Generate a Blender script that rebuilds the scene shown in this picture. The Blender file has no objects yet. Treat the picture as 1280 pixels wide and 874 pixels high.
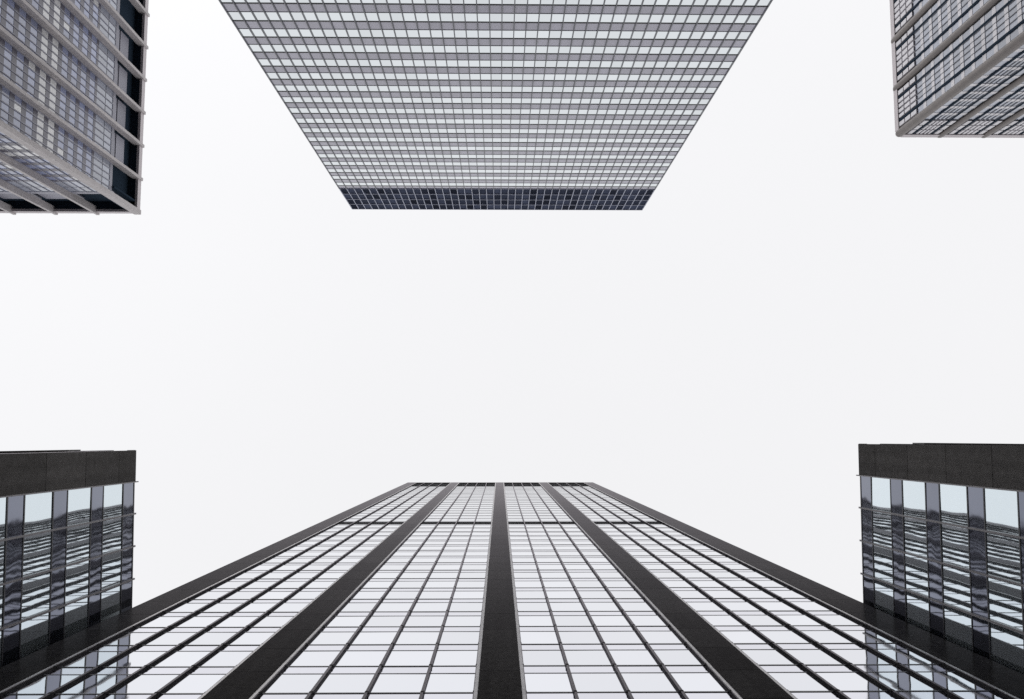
import bpy, math, random
from mathutils import Matrix, Vector
random.seed(7)
SC = bpy.context.scene
COL = SC.collection

# ------------------------------------------------------------------ camera
F, CX, CY = 1150.0, 640.0, 437.0            # focal length and centre, in photo pixels (1280 wide)
ZX, ZY = 624.5, 551.0                       # where the verticals meet: the zenith
EYE = 1.6
zc = Vector(((ZX-CX)/F, -(ZY-CY)/F, -1)).normalized()
xc = (Vector((1, 0, 0)) - zc*zc.x).normalized()
yc = zc.cross(xc)
ROT = Matrix((xc, yc, zc))                  # world = ROT @ camera
cam_data = bpy.data.cameras.new('camera')
cam = bpy.data.objects.new('camera', cam_data); COL.objects.link(cam)
cam.matrix_world = Matrix.Translation((0, 0, EYE)) @ ROT.to_4x4()
cam_data.sensor_fit = 'HORIZONTAL'; cam_data.sensor_width = 36.0
cam_data.lens = 36.0*F/1280.0
cam_data.clip_start = 0.1; cam_data.clip_end = 6000
SC.camera = cam

# ------------------------------------------------------------------ overcast sky
SUN_EL, SUN_AZ = math.radians(38), math.radians(205)
world = bpy.data.worlds.new('World'); SC.world = world
world.use_nodes = True
nt = world.node_tree; nt.nodes.clear()
sky = nt.nodes.new('ShaderNodeTexSky'); sky.sky_type = 'NISHITA'; sky.sun_disc = False
sky.sun_elevation = SUN_EL; sky.sun_rotation = SUN_AZ; sky.dust_density = 0.6; sky.air_density = 1.0
hsv = nt.nodes.new('ShaderNodeHueSaturation'); hsv.inputs['Saturation'].default_value = 0.06
b1 = nt.nodes.new('ShaderNodeBackground'); b1.inputs[1].default_value = 0.05
tc = nt.nodes.new('ShaderNodeTexCoord')
nz = nt.nodes.new('ShaderNodeTexNoise'); nz.inputs['Scale'].default_value = 1.4; nz.inputs['Detail'].default_value = 3
mp = nt.nodes.new('ShaderNodeMapRange'); mp.inputs['From Min'].default_value = .3; mp.inputs['From Max'].default_value = .7
mp.inputs['To Min'].default_value = .985; mp.inputs['To Max'].default_value = 1.015
b2 = nt.nodes.new('ShaderNodeBackground'); b2.inputs[0].default_value = (0.985, 0.985, 1.0, 1)
SKY_WHITE = 0.80
mm = nt.nodes.new('ShaderNodeMath'); mm.operation = 'MULTIPLY'; mm.inputs[1].default_value = SKY_WHITE
add = nt.nodes.new('ShaderNodeAddShader'); out = nt.nodes.new('ShaderNodeOutputWorld')
L = nt.links.new
L(sky.outputs[0], hsv.inputs['Color']); L(hsv.outputs[0], b1.inputs[0])
L(tc.outputs['Generated'], nz.inputs['Vector']); L(nz.outputs['Fac'], mp.inputs['Value'])
L(mp.outputs[0], mm.inputs[0]); L(mm.outputs[0], b2.inputs[1])
L(b1.outputs[0], add.inputs[0]); L(b2.outputs[0], add.inputs[1]); L(add.outputs[0], out.inputs[0])

sun_data = bpy.data.lights.new('sun', 'SUN'); sun_data.energy = 0.6; sun_data.angle = math.radians(25)
sun_data.color = (1.0, 0.97, 0.94)
sun = bpy.data.objects.new('sun', sun_data); COL.objects.link(sun)
sd = Vector((math.sin(SUN_AZ)*math.cos(SUN_EL), math.cos(SUN_AZ)*math.cos(SUN_EL), math.sin(SUN_EL)))
sun.rotation_euler = sd.to_track_quat('Z', 'Y').to_euler(); sun.location = (0, 0, 300)

SC.view_settings.view_transform = 'Standard'; SC.view_settings.look = 'None'
SC.view_settings.exposure = 0.0; SC.view_settings.gamma = 1.0; SC.view_settings.use_curve_mapping = False
SC.render.engine = 'CYCLES'
SC.cycles.max_bounces = 10; SC.cycles.glossy_bounces = 8; SC.cycles.diffuse_bounces = 3
SC.cycles.use_adaptive_sampling = True; SC.cycles.adaptive_threshold = 0.01
SC.cycles.use_denoising = False

# ------------------------------------------------------------------ materials
def mat(name, base, rough=.4, metal=0.0, ior=1.5, bump=0.0, bscale=1.0, vary=0.0, grain=0.0, gscale=1.0,
        joints=None, wstretch=(1, 1, 1), noise_detail=1.0, streak=0.0, sheen=None):
    """base colour with per-panel variation (face attribute 'rnd'), fine mottling, glass ripple as bump."""
    m = bpy.data.materials.new(name); m.use_nodes = True
    t = m.node_tree; p = t.nodes['Principled BSDF']; lk = t.links.new
    p.inputs['Roughness'].default_value = rough; p.inputs['Metallic'].default_value = metal
    p.inputs['IOR'].default_value = ior
    rgb = t.nodes.new('ShaderNodeRGB'); rgb.outputs[0].default_value = (*base, 1)
    cur = rgb.outputs[0]
    at = t.nodes.new('ShaderNodeAttribute'); at.attribute_name = 'rnd'
    tcn = t.nodes.new('ShaderNodeTexCoord')
    def mul(cur, fac_out):
        mx = t.nodes.new('ShaderNodeVectorMath'); mx.operation = 'SCALE'
        lk(cur, mx.inputs[0]); lk(fac_out, mx.inputs['Scale']); return mx.outputs[0]
    if vary:
        mr = t.nodes.new('ShaderNodeMapRange'); lk(at.outputs['Fac'], mr.inputs['Value'])
        mr.inputs['To Min'].default_value = 1-vary; mr.inputs['To Max'].default_value = 1+vary
        cur = mul(cur, mr.outputs[0])
    if grain:
        n = t.nodes.new('ShaderNodeTexNoise'); n.inputs['Scale'].default_value = gscale; n.inputs['Detail'].default_value = 6
        lk(tcn.outputs['Object'], n.inputs['Vector'])
        mr = t.nodes.new('ShaderNodeMapRange'); lk(n.outputs['Fac'], mr.inputs['Value'])
        mr.inputs['From Min'].default_value = .3; mr.inputs['From Max'].default_value = .7
        mr.inputs['To Min'].default_value = 1-grain; mr.inputs['To Max'].default_value = 1+grain
        cur = mul(cur, mr.outputs[0])
    if streak:                                   # rain streaks: noise stretched along the height
        mpn = t.nodes.new('ShaderNodeMapping'); mpn.inputs['Scale'].default_value = (1.3, 1.3, .04)
        lk(tcn.outputs['Object'], mpn.inputs['Vector'])
        n = t.nodes.new('ShaderNodeTexNoise'); n.inputs['Scale'].default_value = 1.5; n.inputs['Detail'].default_value = 4
        lk(mpn.outputs[0], n.inputs['Vector'])
        mr = t.nodes.new('ShaderNodeMapRange'); lk(n.outputs['Fac'], mr.inputs['Value'])
        mr.inputs['From Min'].default_value = .3; mr.inputs['From Max'].default_value = .7
        mr.inputs['To Min'].default_value = 1-streak; mr.inputs['To Max'].default_value = 1+streak
        cur = mul(cur, mr.outputs[0])
    lk(cur, p.inputs['Base Color'])
    if sheen:                                    # rough stone or paint: matt until seen at a very flat angle
        amount, power, grough = sheen
        p.inputs['Specular IOR Level'].default_value = 0.0
        gm = t.nodes.new('ShaderNodeNewGeometry'); dt = t.nodes.new('ShaderNodeVectorMath'); dt.operation = 'DOT_PRODUCT'
        lk(gm.outputs['Incoming'], dt.inputs[0]); lk(gm.outputs['Normal'], dt.inputs[1])
        ab = t.nodes.new('ShaderNodeMath'); ab.operation = 'ABSOLUTE'; lk(dt.outputs['Value'], ab.inputs[0])
        sb = t.nodes.new('ShaderNodeMath'); sb.operation = 'SUBTRACT'; sb.inputs[0].default_value = 1; lk(ab.outputs[0], sb.inputs[1])
        pw = t.nodes.new('ShaderNodeMath'); pw.operation = 'POWER'; pw.inputs[1].default_value = power; lk(sb.outputs[0], pw.inputs[0])
        am = t.nodes.new('ShaderNodeMath'); am.operation = 'MULTIPLY'; am.inputs[1].default_value = amount; lk(pw.outputs[0], am.inputs[0])
        gl = t.nodes.new('ShaderNodeBsdfGlossy'); gl.inputs['Roughness'].default_value = grough
        gl.inputs['Color'].default_value = (.95, .9, .95, 1)
        mx = t.nodes.new('ShaderNodeMixShader'); lk(am.outputs[0], mx.inputs[0]); lk(p.outputs[0], mx.inputs[1]); lk(gl.outputs[0], mx.inputs[2])
        lk(mx.outputs[0], t.nodes['Material Output'].inputs['Surface'])
    if bump:
        n = t.nodes.new('ShaderNodeTexNoise'); n.noise_dimensions = '4D'
        n.inputs['Scale'].default_value = bscale; n.inputs['Detail'].default_value = noise_detail
        ms = t.nodes.new('ShaderNodeMath'); ms.operation = 'MULTIPLY'; ms.inputs[1].default_value = 37.0
        mpn = t.nodes.new('ShaderNodeMapping'); mpn.inputs['Scale'].default_value = wstretch
        lk(tcn.outputs['Object'], mpn.inputs['Vector'])
        lk(at.outputs['Fac'], ms.inputs[0]); lk(ms.outputs[0], n.inputs['W']); lk(mpn.outputs[0], n.inputs['Vector'])
        bp = t.nodes.new('ShaderNodeBump'); bp.inputs['Strength'].default_value = 1.0
        bp.inputs['Distance'].default_value = bump
        lk(n.outputs['Fac'], bp.inputs['Height']); lk(bp.outputs[0], p.inputs['Normal'])
    return m

M = {}
# coated glass behaves like a slightly tinted mirror
M['clear_glass']   = mat('coated_window_glass', (.815, .83, .88), .03, 1.0, bump=.010, bscale=.45, vary=.065)
M['white_glass']   = mat('coated_spandrel_glass', (.73, .73, .80), .05, 1.0, bump=.006, bscale=.5, vary=.04)
M['bar']           = mat('dark_transom_metal', (.05, .05, .06), .35, 0, 1.5)
M['pale_bar']      = mat('grey_transom_metal', (.16, .16, .18), .4, 0, 1.5)
M['bronze']        = mat('bronze_mullion_metal', (.16, .15, .15), .5, grain=.2, gscale=3, sheen=(.5, 5, .25))
M['shaded_bronze']   = mat('shaded_bronze_web', (.06, .058, .06), .6, sheen=(.3, 12, .3))  # shade on the mullion sides put into the bronze colour
M['trim']          = mat('brushed_trim_metal', (.55, .53, .53), .4, .6, 1.6, grain=.15, gscale=2)
M['granite']       = mat('dark_granite', (.049, .047, .045), .6, grain=.3, gscale=5, vary=.2, streak=.22, sheen=(.45, 14, .25))
M['lightened_granite']   = mat('lightened_dark_granite', (.16, .152, .145), .65, grain=.12, gscale=3, vary=.14, streak=.15, sheen=(.45, 14, .25))  # dark granite, colour lightened to offset the weaker light on the low blocks
M['joint']         = mat('granite_joint', (.006, .006, .006), .8, 0, 1.3)
M['louvre']        = mat('dark_louvre', (.018, .02, .028), .6, 0, 1.3)
M['core']          = mat('plain_dark_wall', (.05, .05, .055), .5, 0, 1.45, grain=.2, gscale=.6)
M['low_glass']     = mat('low_block_window_glass', (.78, .87, .915), .02, .88, bump=.007, bscale=.42, vary=.03, wstretch=(1, 1, .55))
M['low_spandrel']  = mat('low_block_spandrel_glass', (.19, .205, .26), .05, .93, bump=.010, bscale=.8, vary=.08)
M['low_bar']       = mat('low_block_mullion_metal', (.24, .22, .23), .35, 0, 1.6)
M['coping']        = mat('grey_coping_stone', (.14, .135, .135), .5, 0, 1.5, grain=.15, gscale=1.5)
M['pale_glass']    = mat('pale_green_window_glass', (.775, .815, .835), .05, 1.0, bump=.006, bscale=.5, vary=.055)
M['grey_spandrel'] = mat('grey_lavender_spandrel', (.40, .385, .49), .16, 0, 2.1, vary=.09, bump=.004, bscale=.5)
M['steel']         = mat('grey_steel_mullion', (.10, .105, .125), .35, 0, 1.6)
M['light_frame']   = mat('pale_crown_frame', (.46, .49, .62), .4, 0, 1.6)
M['navy']          = mat('navy_crown_glass', (.058, .068, .105), .9, 0, 1.05, vary=.6)
M['blue_glass']    = mat('blue_grey_window', (.20, .24, .42), .10, 0, 2.6, vary=.22)
M['blind_glass']   = mat('window_with_white_blind', (.74, .74, .75), .14, 0, 2.2, vary=.1)
M['dark_spandrel'] = mat('dark_blue_spandrel', (.065, .06, .10), .3, 0, 1.8, vary=.15)
M['grey_panel']    = mat('grey_panel', (.32, .32, .38), .45, 0, 1.5, vary=.15)
M['pier_stone']    = mat('pale_grey_pier', (.50, .465, .47), .5, 0, 1.5, grain=.1, gscale=1.2, streak=.08)
M['parapet_pink']  = mat('pale_parapet', (.60, .55, .57), .5, 0, 1.5)
M['cell_glass']    = mat('lavender_cell_glass', (.34, .37, .46), .15, 0, 2.3, vary=.2)
M['pale_panel']    = mat('pale_floor_band', (.72, .70, .74), .3, 0, 1.8, vary=.08)
M['brown_pier']    = mat('brown_rounded_pier', (.135, .113, .106), .42, 0, 1.5, grain=.15, gscale=.8, streak=.2)
M['slot']          = mat('black_slot', (.026, .04, .06), .9, 0, 1.08)
M['lobby']         = mat('lobby_glass', (.05, .06, .07), .04, 0, 1.6)
M['roofing']       = mat('roof_gravel', (.25, .24, .23), .9, 0, 1.4, grain=.2, gscale=3)

def simple_tree(m): return m.node_tree
def paving(name, c1, c2, w, h, rough):
    m = bpy.data.materials.new(name); m.use_nodes = True
    t = m.node_tree; p = t.nodes['Principled BSDF']; p.inputs['Roughness'].default_value = rough
    tcn = t.nodes.new('ShaderNodeTexCoord'); br = t.nodes.new('ShaderNodeTexBrick')
    br.inputs['Color1'].default_value = (*c1, 1); br.inputs['Color2'].default_value = (*c2, 1)
    br.inputs['Mortar'].default_value = (.07, .07, .07, 1); br.inputs['Scale'].default_value = 1
    br.inputs['Brick Width'].default_value = w; br.inputs['Row Height'].default_value = h; br.inputs['Mortar Size'].default_value = .01
    t.links.new(tcn.outputs['Object'], br.inputs['Vector']); t.links.new(br.outputs['Color'], p.inputs['Base Color'])
    return m
M['paving'] = paving('plaza_paving', (.30, .29, .28), (.26, .255, .25), 1.2, .6, .7)
M['asphalt'] = mat('asphalt', (.055, .055, .057), .85, 0, 1.4, grain=.25, gscale=2)

# ------------------------------------------------------------------ mesh building
class MB:
    """Collects boxes; build() links them as ONE mesh object."""
    def __init__(s): s.v = []; s.f = []; s.mi = []; s.r = []
    def hexa(s, p, mi=0, rnd=None, flip=False):
        b = len(s.v); s.v += [tuple(q) for q in p]
        fs = [(0, 3, 2, 1), (4, 5, 6, 7), (0, 1, 5, 4), (1, 2, 6, 5), (2, 3, 7, 6), (3, 0, 4, 7)]
        if rnd is None: rnd = random.random()
        for q in fs:
            q = q[::-1] if flip else q
            s.f.append(tuple(b+i for i in q)); s.mi.append(mi); s.r.append(rnd)
    def build(s, name, mats, parent=None, smooth=False):
        me = bpy.data.meshes.new(name); me.from_pydata(s.v, [], s.f)
        if not isinstance(mats, (list, tuple)): mats = [mats]
        for m_ in mats: me.materials.append(m_)
        me.polygons.foreach_set('material_index', s.mi)
        a = me.attributes.new('rnd', 'FLOAT', 'FACE'); a.data.foreach_set('value', s.r)
        if smooth: me.polygons.foreach_set('use_smooth', [True]*len(s.f))
        me.update()
        o = bpy.data.objects.new(name, me); COL.objects.link(o)
        if parent: o.parent = parent
        return o

class Face:
    """A facade plane in a building's own coordinates: a runs along it, n points out of it, z up."""
    def __init__(s, root, org, A, N):
        s.root = root; s.o = Vector(org); s.A = Vector(A); s.N = Vector(N)
        s.flip = s.A.cross(s.N).z < 0; s.wins = {}
    def P(s, a, n, z): return s.o + s.A*a + s.N*n + Vector((0, 0, z))
    def box(s, mb, a0, a1, n0, n1, z0, z1, mi=0, rnd=None, tilt=0):
        t = [random.uniform(-tilt, tilt) for _ in range(2)] if tilt else (0, 0)
        def nn(i, j): return n1 + t[0]*(i*2-1) + t[1]*(j*2-1)
        p = [s.P(a0, n0, z0), s.P(a1, n0, z0), s.P(a1, nn(1, 0), z0), s.P(a0, nn(0, 0), z0),
             s.P(a0, n0, z1), s.P(a1, n0, z1), s.P(a1, nn(1, 1), z1), s.P(a0, nn(0, 1), z1)]
        mb.hexa(p, mi, rnd, s.flip)
    def one(s, name, m, a0, a1, n0, n1, z0, z1, parent=None):
        mb = MB(); s.box(mb, a0, a1, n0, n1, z0, z1); return mb.build(name, m, parent or s.root)
    def pix(s, a, n, z):
        p = s.P(a, n, z) + s.root.location - Vector((0, 0, EYE))
        q = ROT.transposed() @ p
        if q.z > -1: return None
        return (CX + F*q.x/-q.z, CY - F*q.y/-q.z, p)
    def window(s, key, a0, a1, z0, z1, n1=0.0, tilt=.003):
        s.wins.setdefault(key, []).append((a0, a1, z0, z1, n1, tilt))
    def size(s, w, hidden):
        a0, a1, z0, z1, n1, _ = w
        q = [s.pix(a, n1, z) for a, z in ((a0, z0), (a1, z0), (a1, z1), (a0, z1))]
        if any(x is None for x in q): return 0
        ins = sum(1 for x in q if -5 < x[0] < 1285 and -5 < x[1] < 879 and not (hidden and hidden(x[2])))
        if not ins: return 0
        ar = abs(sum(q[i][0]*q[(i+1) % 4][1] - q[(i+1) % 4][0]*q[i][1] for i in range(4)))/2
        return ar*ins/4

def finish_windows(faces, limit=100, name='window', hidden=None):
    """The windows that show largest become objects of their own, the rest of the building's windows one object."""
    allw = []
    for fc in faces:
        for key, ws in fc.wins.items():
            for w in ws: allw.append((fc.size(w, hidden), fc, key, w))
    allw.sort(key=lambda x: -x[0])
    rest = {}; keys = []
    for i, (ar, fc, key, w) in enumerate(allw):
        a0, a1, z0, z1, n1, tilt = w
        if i < limit and ar > 0:
            mb = MB(); fc.box(mb, a0, a1, n1-.06, n1, z0, z1, tilt=tilt); mb.build(name, M[key], fc.root)
        else:
            rest.setdefault('x', []).append((fc, key, w))
            if key not in keys: keys.append(key)
    if rest:
        mb = MB()
        for fc, key, (a0, a1, z0, z1, n1, tilt) in rest['x']:
            fc.box(mb, a0, a1, n1-.06, n1, z0, z1, mi=keys.index(key), tilt=tilt)
        o = mb.build('remaining_windows', [M[k] for k in keys], faces[0].root); o['kind'] = 'stuff'

def building(name, label, cat, loc, group=None):
    o = bpy.data.objects.new(name, None); COL.objects.link(o); o.location = loc
    o['label'] = label; o['category'] = cat
    if group: o['group'] = group
    bpy.context.view_layer.update()
    return o

def rounded_pier(fc, a, w, proud, z0, z1, material, name='pier'):
    """A half-round vertical pier, domed slightly at its head."""
    mb = MB(); k = 12; rings = [(z0, 1.0), (z1-.9, 1.0), (z1-.35, .93), (z1, .70)]
    for z, s_ in rings:
        for i in range(k+1):
            t_ = math.pi*i/k
            mb.v.append(tuple(fc.P(a - w/2*s_*math.cos(t_), -.3 + (proud+.3)*s_*math.sin(t_)**.8, z)))
    for r in range(len(rings)-1):
        for i in range(k):
            q = (r*(k+1)+i, r*(k+1)+i+1, (r+1)*(k+1)+i+1, (r+1)*(k+1)+i)
            mb.f.append(q[::-1] if not fc.flip else q); mb.mi.append(0); mb.r.append(.5)
    top = tuple((len(rings)-1)*(k+1)+i for i in range(k+1)); mb.f.append(top if fc.flip else top[::-1]); mb.mi.append(0); mb.r.append(.5)
    return mb.build(name, material, fc.root, smooth=True)

FL = 3.9

# ------------------------------------------------------------------ ground
def sheet(name, x0, x1, y0, y1, z, m):
    me = bpy.data.meshes.new(name); me.from_pydata([(x0, y0, z), (x1, y0, z), (x1, y1, z), (x0, y1, z)], [], [(0, 1, 2, 3)])
    me.materials.append(m); o = bpy.data.objects.new(name, me); COL.objects.link(o); o['kind'] = 'structure'; return o
sheet('ground', -2500, 2500, -2500, 2500, -.13, M['asphalt'])
def slab(name, x0, x1, y0, y1, z0, z1, m):
    mb = MB(); mb.hexa([(x0, y0, z0), (x1, y0, z0), (x1, y1, z0), (x0, y1, z0), (x0, y0, z1), (x1, y0, z1), (x1, y1, z1), (x0, y1, z1)])
    o = mb.build(name, m); o['kind'] = 'structure'; return o
slab('plaza', -78, 84, -42, 60, -.5, 0.0, M['paving'])

# ------------------------------------------------------------------ tower below the zenith (dark granite piers)
D = 8.91
T = building('glass_tower', 'glass office tower with five dark granite piers rising between pale reflective windows', 'office tower', (0.15, D, 0))
fc = Face(T, (0, 0, 0), (1, 0, 0), (0, -1, 0))
H = 196.2 + EYE
PC = [(-18.62, .87), (-9.53, .80), (-.13, .78), (9.05, .86), (18.63, .95)]
# body
mb = MB(); mb.hexa([(-19.4, .2, 0), (19.5, .2, 0), (19.5, 34, 0), (-19.4, 34, 0), (-19.4, .2, H-1), (19.5, .2, H-1), (19.5, 34, H-1), (-19.4, 34, H-1)])
mb.build('wall', M['core'], T)
mb = MB(); fc.box(mb, -18.9, 18.9, -33.5, -.4, H-.98, H-.6); mb.build('roof', M['roofing'], T)
# piers with a stone joint at every floor
for c, hw in PC:
    mb = MB(); z = 0.0; k = 0
    while z < H-.01:
        z1 = min(H, EYE + FL*(k+.30)); k += 1
        if z1 <= z+.2 and z1 < H-.01: continue
        fc.box(mb, c-hw, c+hw, -.25, .15, z, z1-.035, 0)
        fc.box(mb, c-hw+.03, c+hw-.03, -.25, .12, z1-.035, z1, 1)
        z = z1
    mb.build('pier', [M['granite'], M['joint']], T)
mb = MB(); fc.box(mb, PC[0][0]-PC[0][1], PC[4][0]+PC[4][1], -.25, .12, H, H+.45); mb.build('parapet', M['coping'], T)
bays = [(PC[i][0]+PC[i][1], PC[i+1][0]-PC[i+1][1]) for i in range(4)]
MW = .10
mull = []
for a0, a1 in bays:
    p = (a1-a0)/4.0
    xs = [a0+.11] + [a0+p*i for i in (1, 2, 3)] + [a1-.11]
    for x in xs:
        mb = MB()
        fc.box(mb, x-MW/2, x+MW/2, .10, .115, 5.5, H-.4)     # outer flange
        fc.box(mb, x-.04, x+.04, -.05, .10, 5.5, H-.4, 1)       # web
        for k in range(1, 49):                                  # splice collars at each floor
            zz = EYE+FL*(k+.60)
            if zz < H-3: fc.box(mb, x-MW/2-.012, x+MW/2+.012, .04, .122, zz-.12, zz+.02, 1)
        mb.build('mullion', [M['bronze'], M['shaded_bronze']], T)
    for x0_, x1_ in ((a0, a0+.13), (a1-.13, a1)):   # bright trim strip beside each pier
        fc.one('trim_strip', M['trim'], x0_, x1_, .105, .125, 5.5, H-.4)
    mull.append(xs)
def zs(n): return EYE + FL*(n+.664)
LOUV0 = zs(46)
n = 1
while zs(n) < H-6:
    z0 = zs(n); zh = z0+FL*.675; z1 = z0+FL
    mb = MB()
    aL, aR = bays[0][0]-.1, bays[3][1]+.1
    fc.box(mb, aL, aR, -.08, .014, z0-.11, z0, 1)                    # dark sill bar
    if n == 25 or z0 >= LOUV0-.1:
        z1b = z1-.9 if n == 25 else min(z1-.10, H-.5)
        if n == 25: fc.box(mb, aL, aR, -.08, .0, z1b+.06, z1-.11, 0)
        for i in range(9):                                             # louvre blades
            zz = z0 + (z1b-z0)*i/9
            fc.box(mb, aL, aR, -.15, -.03, zz+.03, zz+.16, 3)
        fc.box(mb, aL, aR, -.20, -.15, z0, z1b, 3)
        mb.build('louvre_band', [M['white_glass'], M['bar'], M['pale_bar'], M['louvre']], T)
    else:
        fc.box(mb, aL, aR, -.08, .010, zh, zh+.09, 2)                  # grey head bar
        for a0, a1 in bays:
            p = (a1-a0)/4.0
            for i in range(4):
                fc.box(mb, a0+p*i, a0+p*(i+1), -.06, -.004+random.uniform(-.004, .004), zh+.09, z1-.10, 0)
                fc.window('clear_glass', a0+p*i+.03, a0+p*(i+1)-.03, z0, zh, 0.0, .002)
        mb.build('spandrel', [M['white_glass'], M['bar'], M['pale_bar']], T)
    n += 1
mb = MB()
for a0, a1 in bays: fc.box(mb, a0, a1, -.3, -.1, 0, zs(1)-.1)
mb.build('lobby_glazing', M['lobby'], T)
finish_windows([fc], 100)

# ------------------------------------------------------------------ the two low blocks beside it
def low_block(sgn, X, y0, Hh, pier_w, pitch, label, name):
    R_ = building(name, label, 'office block', (sgn*X, y0, 0))
    # face looks towards the plaza
    f_ = Face(R_, (0, 0, 0), (0, 1, 0), (-sgn, 0, 0))
    fe = Face(R_, (0, 0, 0), (sgn, 0, 0), (0, -1, 0))      # end wall towards the camera side
    Ht = Hh + EYE
    R_.rotation_euler.z = sgn*math.radians(1.1 if sgn < 0 else 0.6)
    mb = MB(); f_.box(mb, 0.15, 18, -32, -.12, 0, Ht-.4); mb.build('wall', M['core'], R_)
    # solid end pier at the corner, stone courses
    for (a0, a1) in ((0, pier_w),):
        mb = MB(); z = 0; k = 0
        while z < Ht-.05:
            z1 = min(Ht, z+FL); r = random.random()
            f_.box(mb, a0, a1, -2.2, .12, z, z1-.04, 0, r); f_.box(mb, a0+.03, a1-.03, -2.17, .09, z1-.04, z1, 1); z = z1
        mb.build('corner_pier', [M['lightened_granite'], M['joint']], R_)
    # granite end wall with recessed joints and a slightly taller set back parapet
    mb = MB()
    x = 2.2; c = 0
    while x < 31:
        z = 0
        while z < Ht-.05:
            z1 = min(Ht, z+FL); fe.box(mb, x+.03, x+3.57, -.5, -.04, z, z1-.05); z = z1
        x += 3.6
    mb.build('end_wall', M['lightened_granite'], R_)
    mb = MB(); fe.box(mb, 3.2, 31, -.9, .10, Ht-.9, Ht+.55); fe.box(mb, 1.2, 3.2, -.9, .03, Ht, Ht+.18)
    mb.build('parapet', M['coping'], R_)
    mb = MB(); f_.box(mb, -.02, 18, -.4, .035, Ht, Ht+.06); f_.box(mb, pier_w-.01, pier_w+.05, -.1, .22, 4, Ht+.12); mb.build('coping', M['low_bar'], R_)
    aend = 9.2 - y0
    nb = []
    a = pier_w
    while a < aend-.5: nb.append(a); a += pitch
    nb.append(34.0 if False else aend)
    # far solid pier beside the tower, then further bays hidden by it
    mb = MB(); f_.box(mb, aend, aend+2.2, -.5, .10, 0, Ht-.02); mb.build('corner_pier', M['lightened_granite'], R_)
    edges = nb[:]
    ext = [aend+2.2+i*pitch for i in range(0, 4)]
    for a in edges[1:-1]+ext[1:]:
        mb = MB(); f_.box(mb, a-.045, a+.045, -.05, .11, 4, Ht+.16); mb.build('mullion', M['low_bar'], R_)
    k = 0; zt = Ht
    while zt > 6:
        zs1 = zt; zs0 = zt-1.40
        if k == 0: zs0 = zt-1.45
        zw0 = zs1-FL if k else zs1-FL
        mb = MB()
        for i in range(len(edges)-1):
            f_.box(mb, edges[i]+.02, edges[i+1]-.02, -.06, .012, zs0+.06, zs1-.06, 0, tilt=.006)
            f_.window('low_glass', edges[i]+.03, edges[i+1]-.03, zw0+.03, zs0-.03, 0, .006)
        for i in range(len(ext)-1):
            f_.box(mb, ext[i]+.02, ext[i+1]-.02, -.06, .012, zs0+.06, zs1-.06, 0, tilt=.006)
            f_.window('low_glass', ext[i]+.03, ext[i+1]-.03, zw0+.03, zs0-.03, 0, .006)
        f_.box(mb, pier_w, aend, -.08, .03, zs0-.03, zs0+.06, 1); f_.box(mb, ext[0], ext[-1], -.08, .03, zs0-.03, zs0+.06, 1)
        f_.box(mb, pier_w, aend, -.08, .03, zs1-.06, zs1+(.03 if k else -.01), 1); f_.box(mb, ext[0], ext[-1], -.08, .03, zs1-.06, zs1+(.03 if k else -.01), 1)
        mb.build('spandrel', [M['low_spandrel'], M['bar']], R_)
        zt -= FL; k += 1
    mb = MB(); f_.box(mb, pier_w, ext[-1], -.3, -.08, 0, zt); mb.build('lobby_glazing', M['lobby'], R_)
    finish_windows([f_], 100, hidden=lambda p: p.y > 0 and abs(p.x)/p.y < 2.23 and p.y/p.z > .045)
    return R_
low_block(-1, 20.17, .53, 51.4, 1.70, 1.76, 'low dark block at the lower left with a solid granite end band and mirror windows', 'office_block')
low_block(+1, 20.13, .18, 51.4, 1.72, 1.80, 'low dark block at the lower right, mirror windows under a thick granite band', 'office_block')

# ------------------------------------------------------------------ wide tower above the zenith
KS = 1.04
DT = 43.6*KS; FT = FL*KS
TT = building('glass_tower', 'wide pale glass tower with grey bands on every floor and a dark gridded crown', 'office tower', (0, -DT, 0))
ft = Face(TT, (0, 0, 0), (1, 0, 0), (0, 1, 0))
XL, XR, NC = -27.9*KS, 27.0*KS, 43
HB, HT = 3.588*DT+EYE, 3.915*DT+EYE
mb = MB(); ft.box(mb, XL, XR, -36, -.5, 0, HT-.3); ft.box(mb, XL, XR, -.5, -.1, 0, HB); mb.build('wall', M['core'], TT)
pt = (XR-XL)/NC
def zsp(k): return EYE + FT*(k+.74)
k = 1
while zsp(k) < HB-1:
    z0 = zsp(k); z1 = z0+FT*.44; zn = min(z0+FT, HB)
    mb = MB()
    ft.box(mb, XL, XR, -.08, .05, z0-.17, z0, 1)
    if zn-z1 > 1:
        ft.box(mb, XL, XR, -.08, .035, z1, z1+.10, 1)
    for i in range(NC):
        ft.box(mb, XL+pt*i+.03, XL+pt*(i+1)-.03, -.06, .0, z0, z1, 0)
        if zn-z1 > 1: ft.window('pale_glass', XL+pt*i+.03, XL+pt*(i+1)-.03, z1+.10, zn-.17, 0, .0015)
    mb.build('spandrel', [M['grey_spandrel'], M['bar']], TT); k += 1
for i in range(NC+1):
    x = XL+pt*i
    mb = MB(); ft.box(mb, x-.055, x+.055, -.05, .14, 6, HB); mb.build('mullion', M['steel'], TT)
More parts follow.
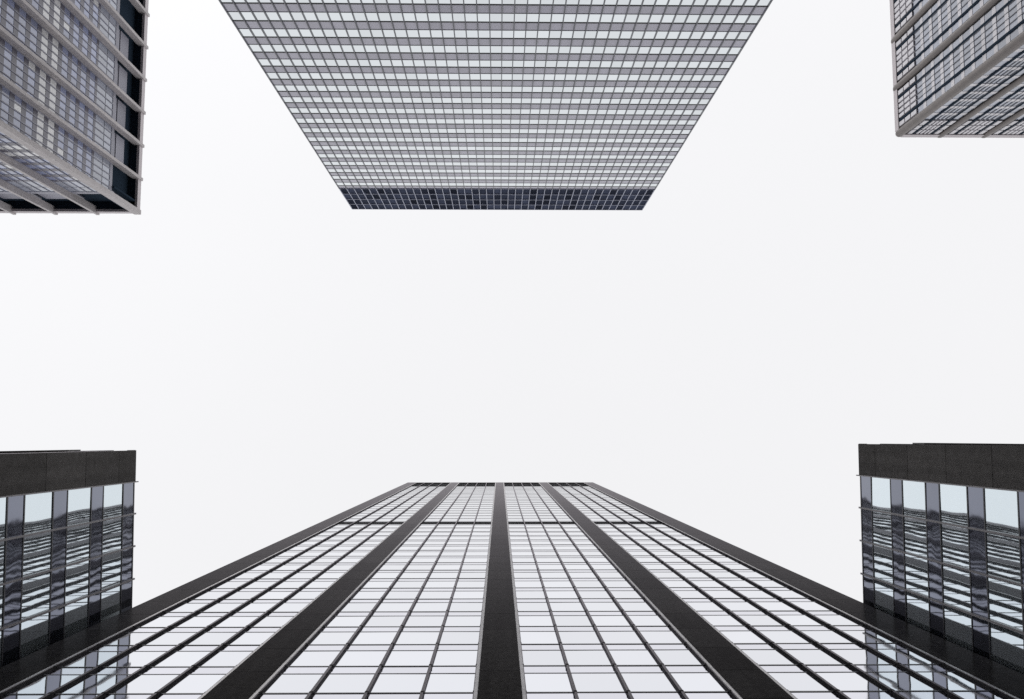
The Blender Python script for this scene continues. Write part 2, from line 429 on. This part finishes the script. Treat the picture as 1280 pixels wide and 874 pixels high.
# crown: four rows of dark cells in a pale grid
ch = (HT-HB)/4
for r in range(4):
    mb = MB()
    for i in range(NC): ft.box(mb, XL+pt*i+.05, XL+pt*(i+1)-.05, -.35, -.12, HB+ch*r+.05, HB+ch*(r+1)-.05, 0)
    mb.build('louvre_band', M['navy'], TT)
mb = MB()
for i in range(NC+1): ft.box(mb, XL+pt*i-.055, XL+pt*i+.055, -.3, .10, HB, HT)
for r in range(5): ft.box(mb, XL, XR, -.3, .11, HB+ch*r-(.05 if r else -.02), HB+ch*r+.09)
mb.build('crown_grid', M['light_frame'], TT)
mb = MB(); ft.box(mb, XL, XR, -.3, -.1, 0, zsp(1)-.17); mb.build('lobby_glazing', M['lobby'], TT)
mb = MB(); ft.box(mb, XL+.4, XR-.4, -35.5, -.6, HT-.29, HT-.1); mb.build('roof', M['roofing'], TT)
finish_windows([ft], 100)

# ------------------------------------------------------------------ upper left tower (pale fins)
XA, HA = 81.0, 204.0+EYE
TL = building('ribbed_tower', 'grey tower at the upper left with pale square fins and bluish windows', 'office tower', (-XA, -50.9, 0))
fe = Face(TL, (0, 0, 0), (0, -1, 0), (1, 0, 0))       # right-hand face
fs = Face(TL, (0, 0, 0), (-1, 0, 0), (0, 1, 0))       # lower face
mb = MB(); mb.hexa([(-46, -62, 0), (-2.6, -62, 0), (-2.6, -2.6, 0), (-46, -2.6, 0), (-46, -62, HA-1), (-2.6, -62, HA-1), (-2.6, -2.6, HA-1), (-46, -2.6, HA-1)])
mb.build('wall', M['core'], TL)
GN = -1.0                                            # glass plane behind the fins
for f_, pitch, nb_, in ((fe, 7.72, 8), (fs, 9.3, 5)):
    for j in range(nb_+1):
        a = j*pitch
        if j == 0:
            if f_ is fe: f_.one('fin', M['pier_stone'], -.30, .70, -1.2, .30, 0, HA)
            continue
        f_.one('fin', M['pier_stone'], a-.33, a+.33, -1.1, .45, 0, HA)
    tot = nb_*pitch
    f_.one('parapet', M['parapet_pink'], .8, tot, -.45, .12, HA-1.9, HA-.15)
    f_.one('soffit', M['slot'], .4, tot, -3.2, -.46, HA-1.45, HA-1.0)
    # floors
    zw = [1.877*XA+EYE-.5 + 3.89*i for i in range(-36, 8)]
    for i, z0 in enumerate(zw):
        kk = i-36
        z1 = z0+2.35; zn = z0+3.89
        key = 'blind_glass' if kk in (2, 3, -4, -5, -11) else 'blue_glass'
        for j in range(nb_):
            a0 = j*pitch+(.75 if j == 0 else .38); a1 = (j+1)*pitch-.38; w = (a1-a0)/5
            for q in range(5):
                f_.window('blind_glass' if (key == 'blue_glass' and random.random() < .06) else key, a0+w*q+.1, a0+w*(q+1)-.1, z0, z1, GN, .003)
        mb = MB(); f_.box(mb, .4, tot, GN-.3, GN+.04, z1, zn if i < 43 else z1+1.0); mb.build('spandrel', M['dark_spandrel'], TL)
    # double-height pale windows under the plant floor
    zz0 = zw[-1]+3.35; 
    for j in range(nb_):
        a0 = j*pitch+(.75 if j == 0 else .38); a1 = (j+1)*pitch-.38; w = (a1-a0)/5
        for q in range(5):
            for (u0, u1) in ((zz0, zz0+4.0), (zz0+4.25, zz0+7.6)):
                f_.window('pale_band' if False else 'cell_glass', a0+w*q+.1, a0+w*(q+1)-.1, u0, u1, GN, .003)
    f_.one('beam', M['grey_panel'], .4, tot, GN-.3, GN+.10, zz0+7.6, zz0+8.9)
    # vertical glazing bars
    for j in range(nb_):
        a0 = j*pitch+(.75 if j == 0 else .38); a1 = (j+1)*pitch-.38; w = (a1-a0)/5
        for q in range(6):
            aa = a0+w*q
            f_.one('mullion', M['grey_panel'], aa-.09, aa+.09, GN-.3, GN+.14, 5, zz0+7.6)
    # plant floor: dark recess with grey panels in some bays
    zp0 = zz0+8.9
    f_.one('louvre_band', M['slot'], .4, tot, -2.6, -2.2, zp0, HA-1.5)
    for j in range(nb_):
        a0 = j*pitch+(.9 if j == 0 else .5); a1 = (j+1)*pitch-.5
        if (f_ is fe and j in (1, 2, 3, 4)) or (f_ is fs and j in (1, 2, 4)):
            mid = zp0 + 2.6
            f_.one('panel', M['grey_panel'], a0, a1, -2.0, -1.8, zp0+.2, mid)
            f_.one('panel', M['grey_panel'], a0, a1, -2.0, -1.7, mid+.3, mid+4.6)
    f_.one('lobby_glazing', M['lobby'], .4, tot, GN-.3, GN-.1, 0, zw[0])
finish_windows([fe, fs], 100)

# ------------------------------------------------------------------ upper right tower (brown rounded piers)
XB, HBt = 87.6, 197.2+EYE
TR = building('ribbed_tower', 'lavender grey tower at the upper right with rounded brown piers and black slots', 'office tower', (XB, -66.9, 0))
gw = Face(TR, (0, 0, 0), (0, -1, 0), (-1, 0, 0))
gs = Face(TR, (0, 0, 0), (1, 0, 0), (0, 1, 0))
mb = MB(); mb.hexa([(1.4, -60, 0), (44, -60, 0), (44, -1.4, 0), (1.4, -1.4, 0), (1.4, -60, HBt-1), (44, -60, HBt-1), (44, -1.4, HBt-1), (1.4, -1.4, HBt-1)])
mb.build('wall', M['core'], TR)
for f_, pitch, nb_ in ((gw, 11.0, 5), (gs, 9.8, 4)):
    tot = pitch*nb_
    for j in range(nb_+1):
        if j == 0:
            if f_ is gw:
                # corner pier: quarter-round mass wrapping the corner
                mb = MB(); k = 16; r_ = .9
                for z, s_ in ((0, 1), (HBt-.6, 1), (HBt, .8)):
                    for i in range(k):
                        t_ = 2*math.pi*i/k
                        mb.v.append((.80+r_*s_*math.cos(t_), -.80+r_*s_*math.sin(t_), z))
                for r in range(2):
                    for i in range(k):
                        mb.f.append((r*k+i, r*k+(i+1) % k, (r+1)*k+(i+1) % k, (r+1)*k+i)); mb.mi.append(0); mb.r.append(.5)
                mb.f.append(tuple(2*k+i for i in range(k))); mb.mi.append(0); mb.r.append(.5)
                mb.build('pier', M['brown_pier'], TR, smooth=True)
            continue
        rounded_pier(f_, j*pitch, 1.45, .22, 0, HBt, M['brown_pier'])
    GN = -.35
    f_.one('parapet', M['parapet_pink'], 1.2, tot, -1.2, 0, HBt-1.9, HBt-.1)
    z0s = [1.912*XB+EYE - .4 + FL*i for i in range(-41, 5)]
    strip = 1.35
    for i, z0 in enumerate(z0s):
        zt1 = z0+1.25; zn = z0+FL
        mb = MB()
        for j in range(nb_):
            b0 = j*pitch+(1.6 if j == 0 else 1.0); b1 = (j+1)*pitch-1.0
            s0, s1 = b0+strip, b1-strip
            f_.box(mb, b0, s0, -.8, GN, z0, zt1); f_.box(mb, s1, b1, -.8, GN, z0, zt1)
            f_.box(mb, s0+.55, s1-.55, -.8, GN+.04, z0, zt1)
            f_.window('cell_glass', b0+.05, s0-.02, zt1, zn, GN-.05, .002)
            f_.window('cell_glass', s1+.02, b1-.05, zt1, zn, GN-.05, .002)
            w = (s1-s0-1.1)/4
            for q in range(4): f_.window('cell_glass', s0+.55+w*q+.07, s0+.55+w*(q+1)-.07, zt1, zn, GN-.05, .002)
        mb.build('spandrel', M['pale_panel'], TR)
    zc0 = z0s[-1]+FL
    for j in range(nb_):
        b0 = j*pitch+(1.6 if j == 0 else 1.0); b1 = (j+1)*pitch-1.0
        s0, s1 = b0+strip, b1-strip; w = (s1-s0-1.1)/4
        for (c0, c1) in ((s0, s0+.55), (s1-.55, s1)):
            f_.one('slot', M['slot'], c0+.04, c1-.04, -1.3, -.20, 3, HBt-1.6)
        for q in range(5):
            aa = s0+.55+w*q
            f_.one('mullion', M['steel'], aa-.05, aa+.05, -.8, GN+.10, 4, zc0)
        # crown cells: pale panes in a dark lattice
        mb = MB(); nrow = 3; hh = (HBt-1.9-zc0)/nrow
        cells = [(b0, s0), (s1, b1)] + [(s0+.55+w*q, s0+.55+w*(q+1)) for q in range(4)]
        for (c0, c1) in cells:
            for r in range(nrow):
                f_.box(mb, c0+.22, c1-.22, -.9, -.14, zc0+hh*r+.3, zc0+hh*(r+1)-.12)
        mb.build('crown_panel', M['pale_panel'], TR)
        mb = MB()
        for (c0, c1) in cells:
            f_.box(mb, c0, c1, -1.2, -.93, zc0, HBt-1.9)
        mb.build('louvre_band', M['slot'], TR)
    f_.one('lobby_glazing', M['lobby'], 1.6, tot, -1.0, -.85, 0, z0s[0])
finish_windows([gw, gs], 100)
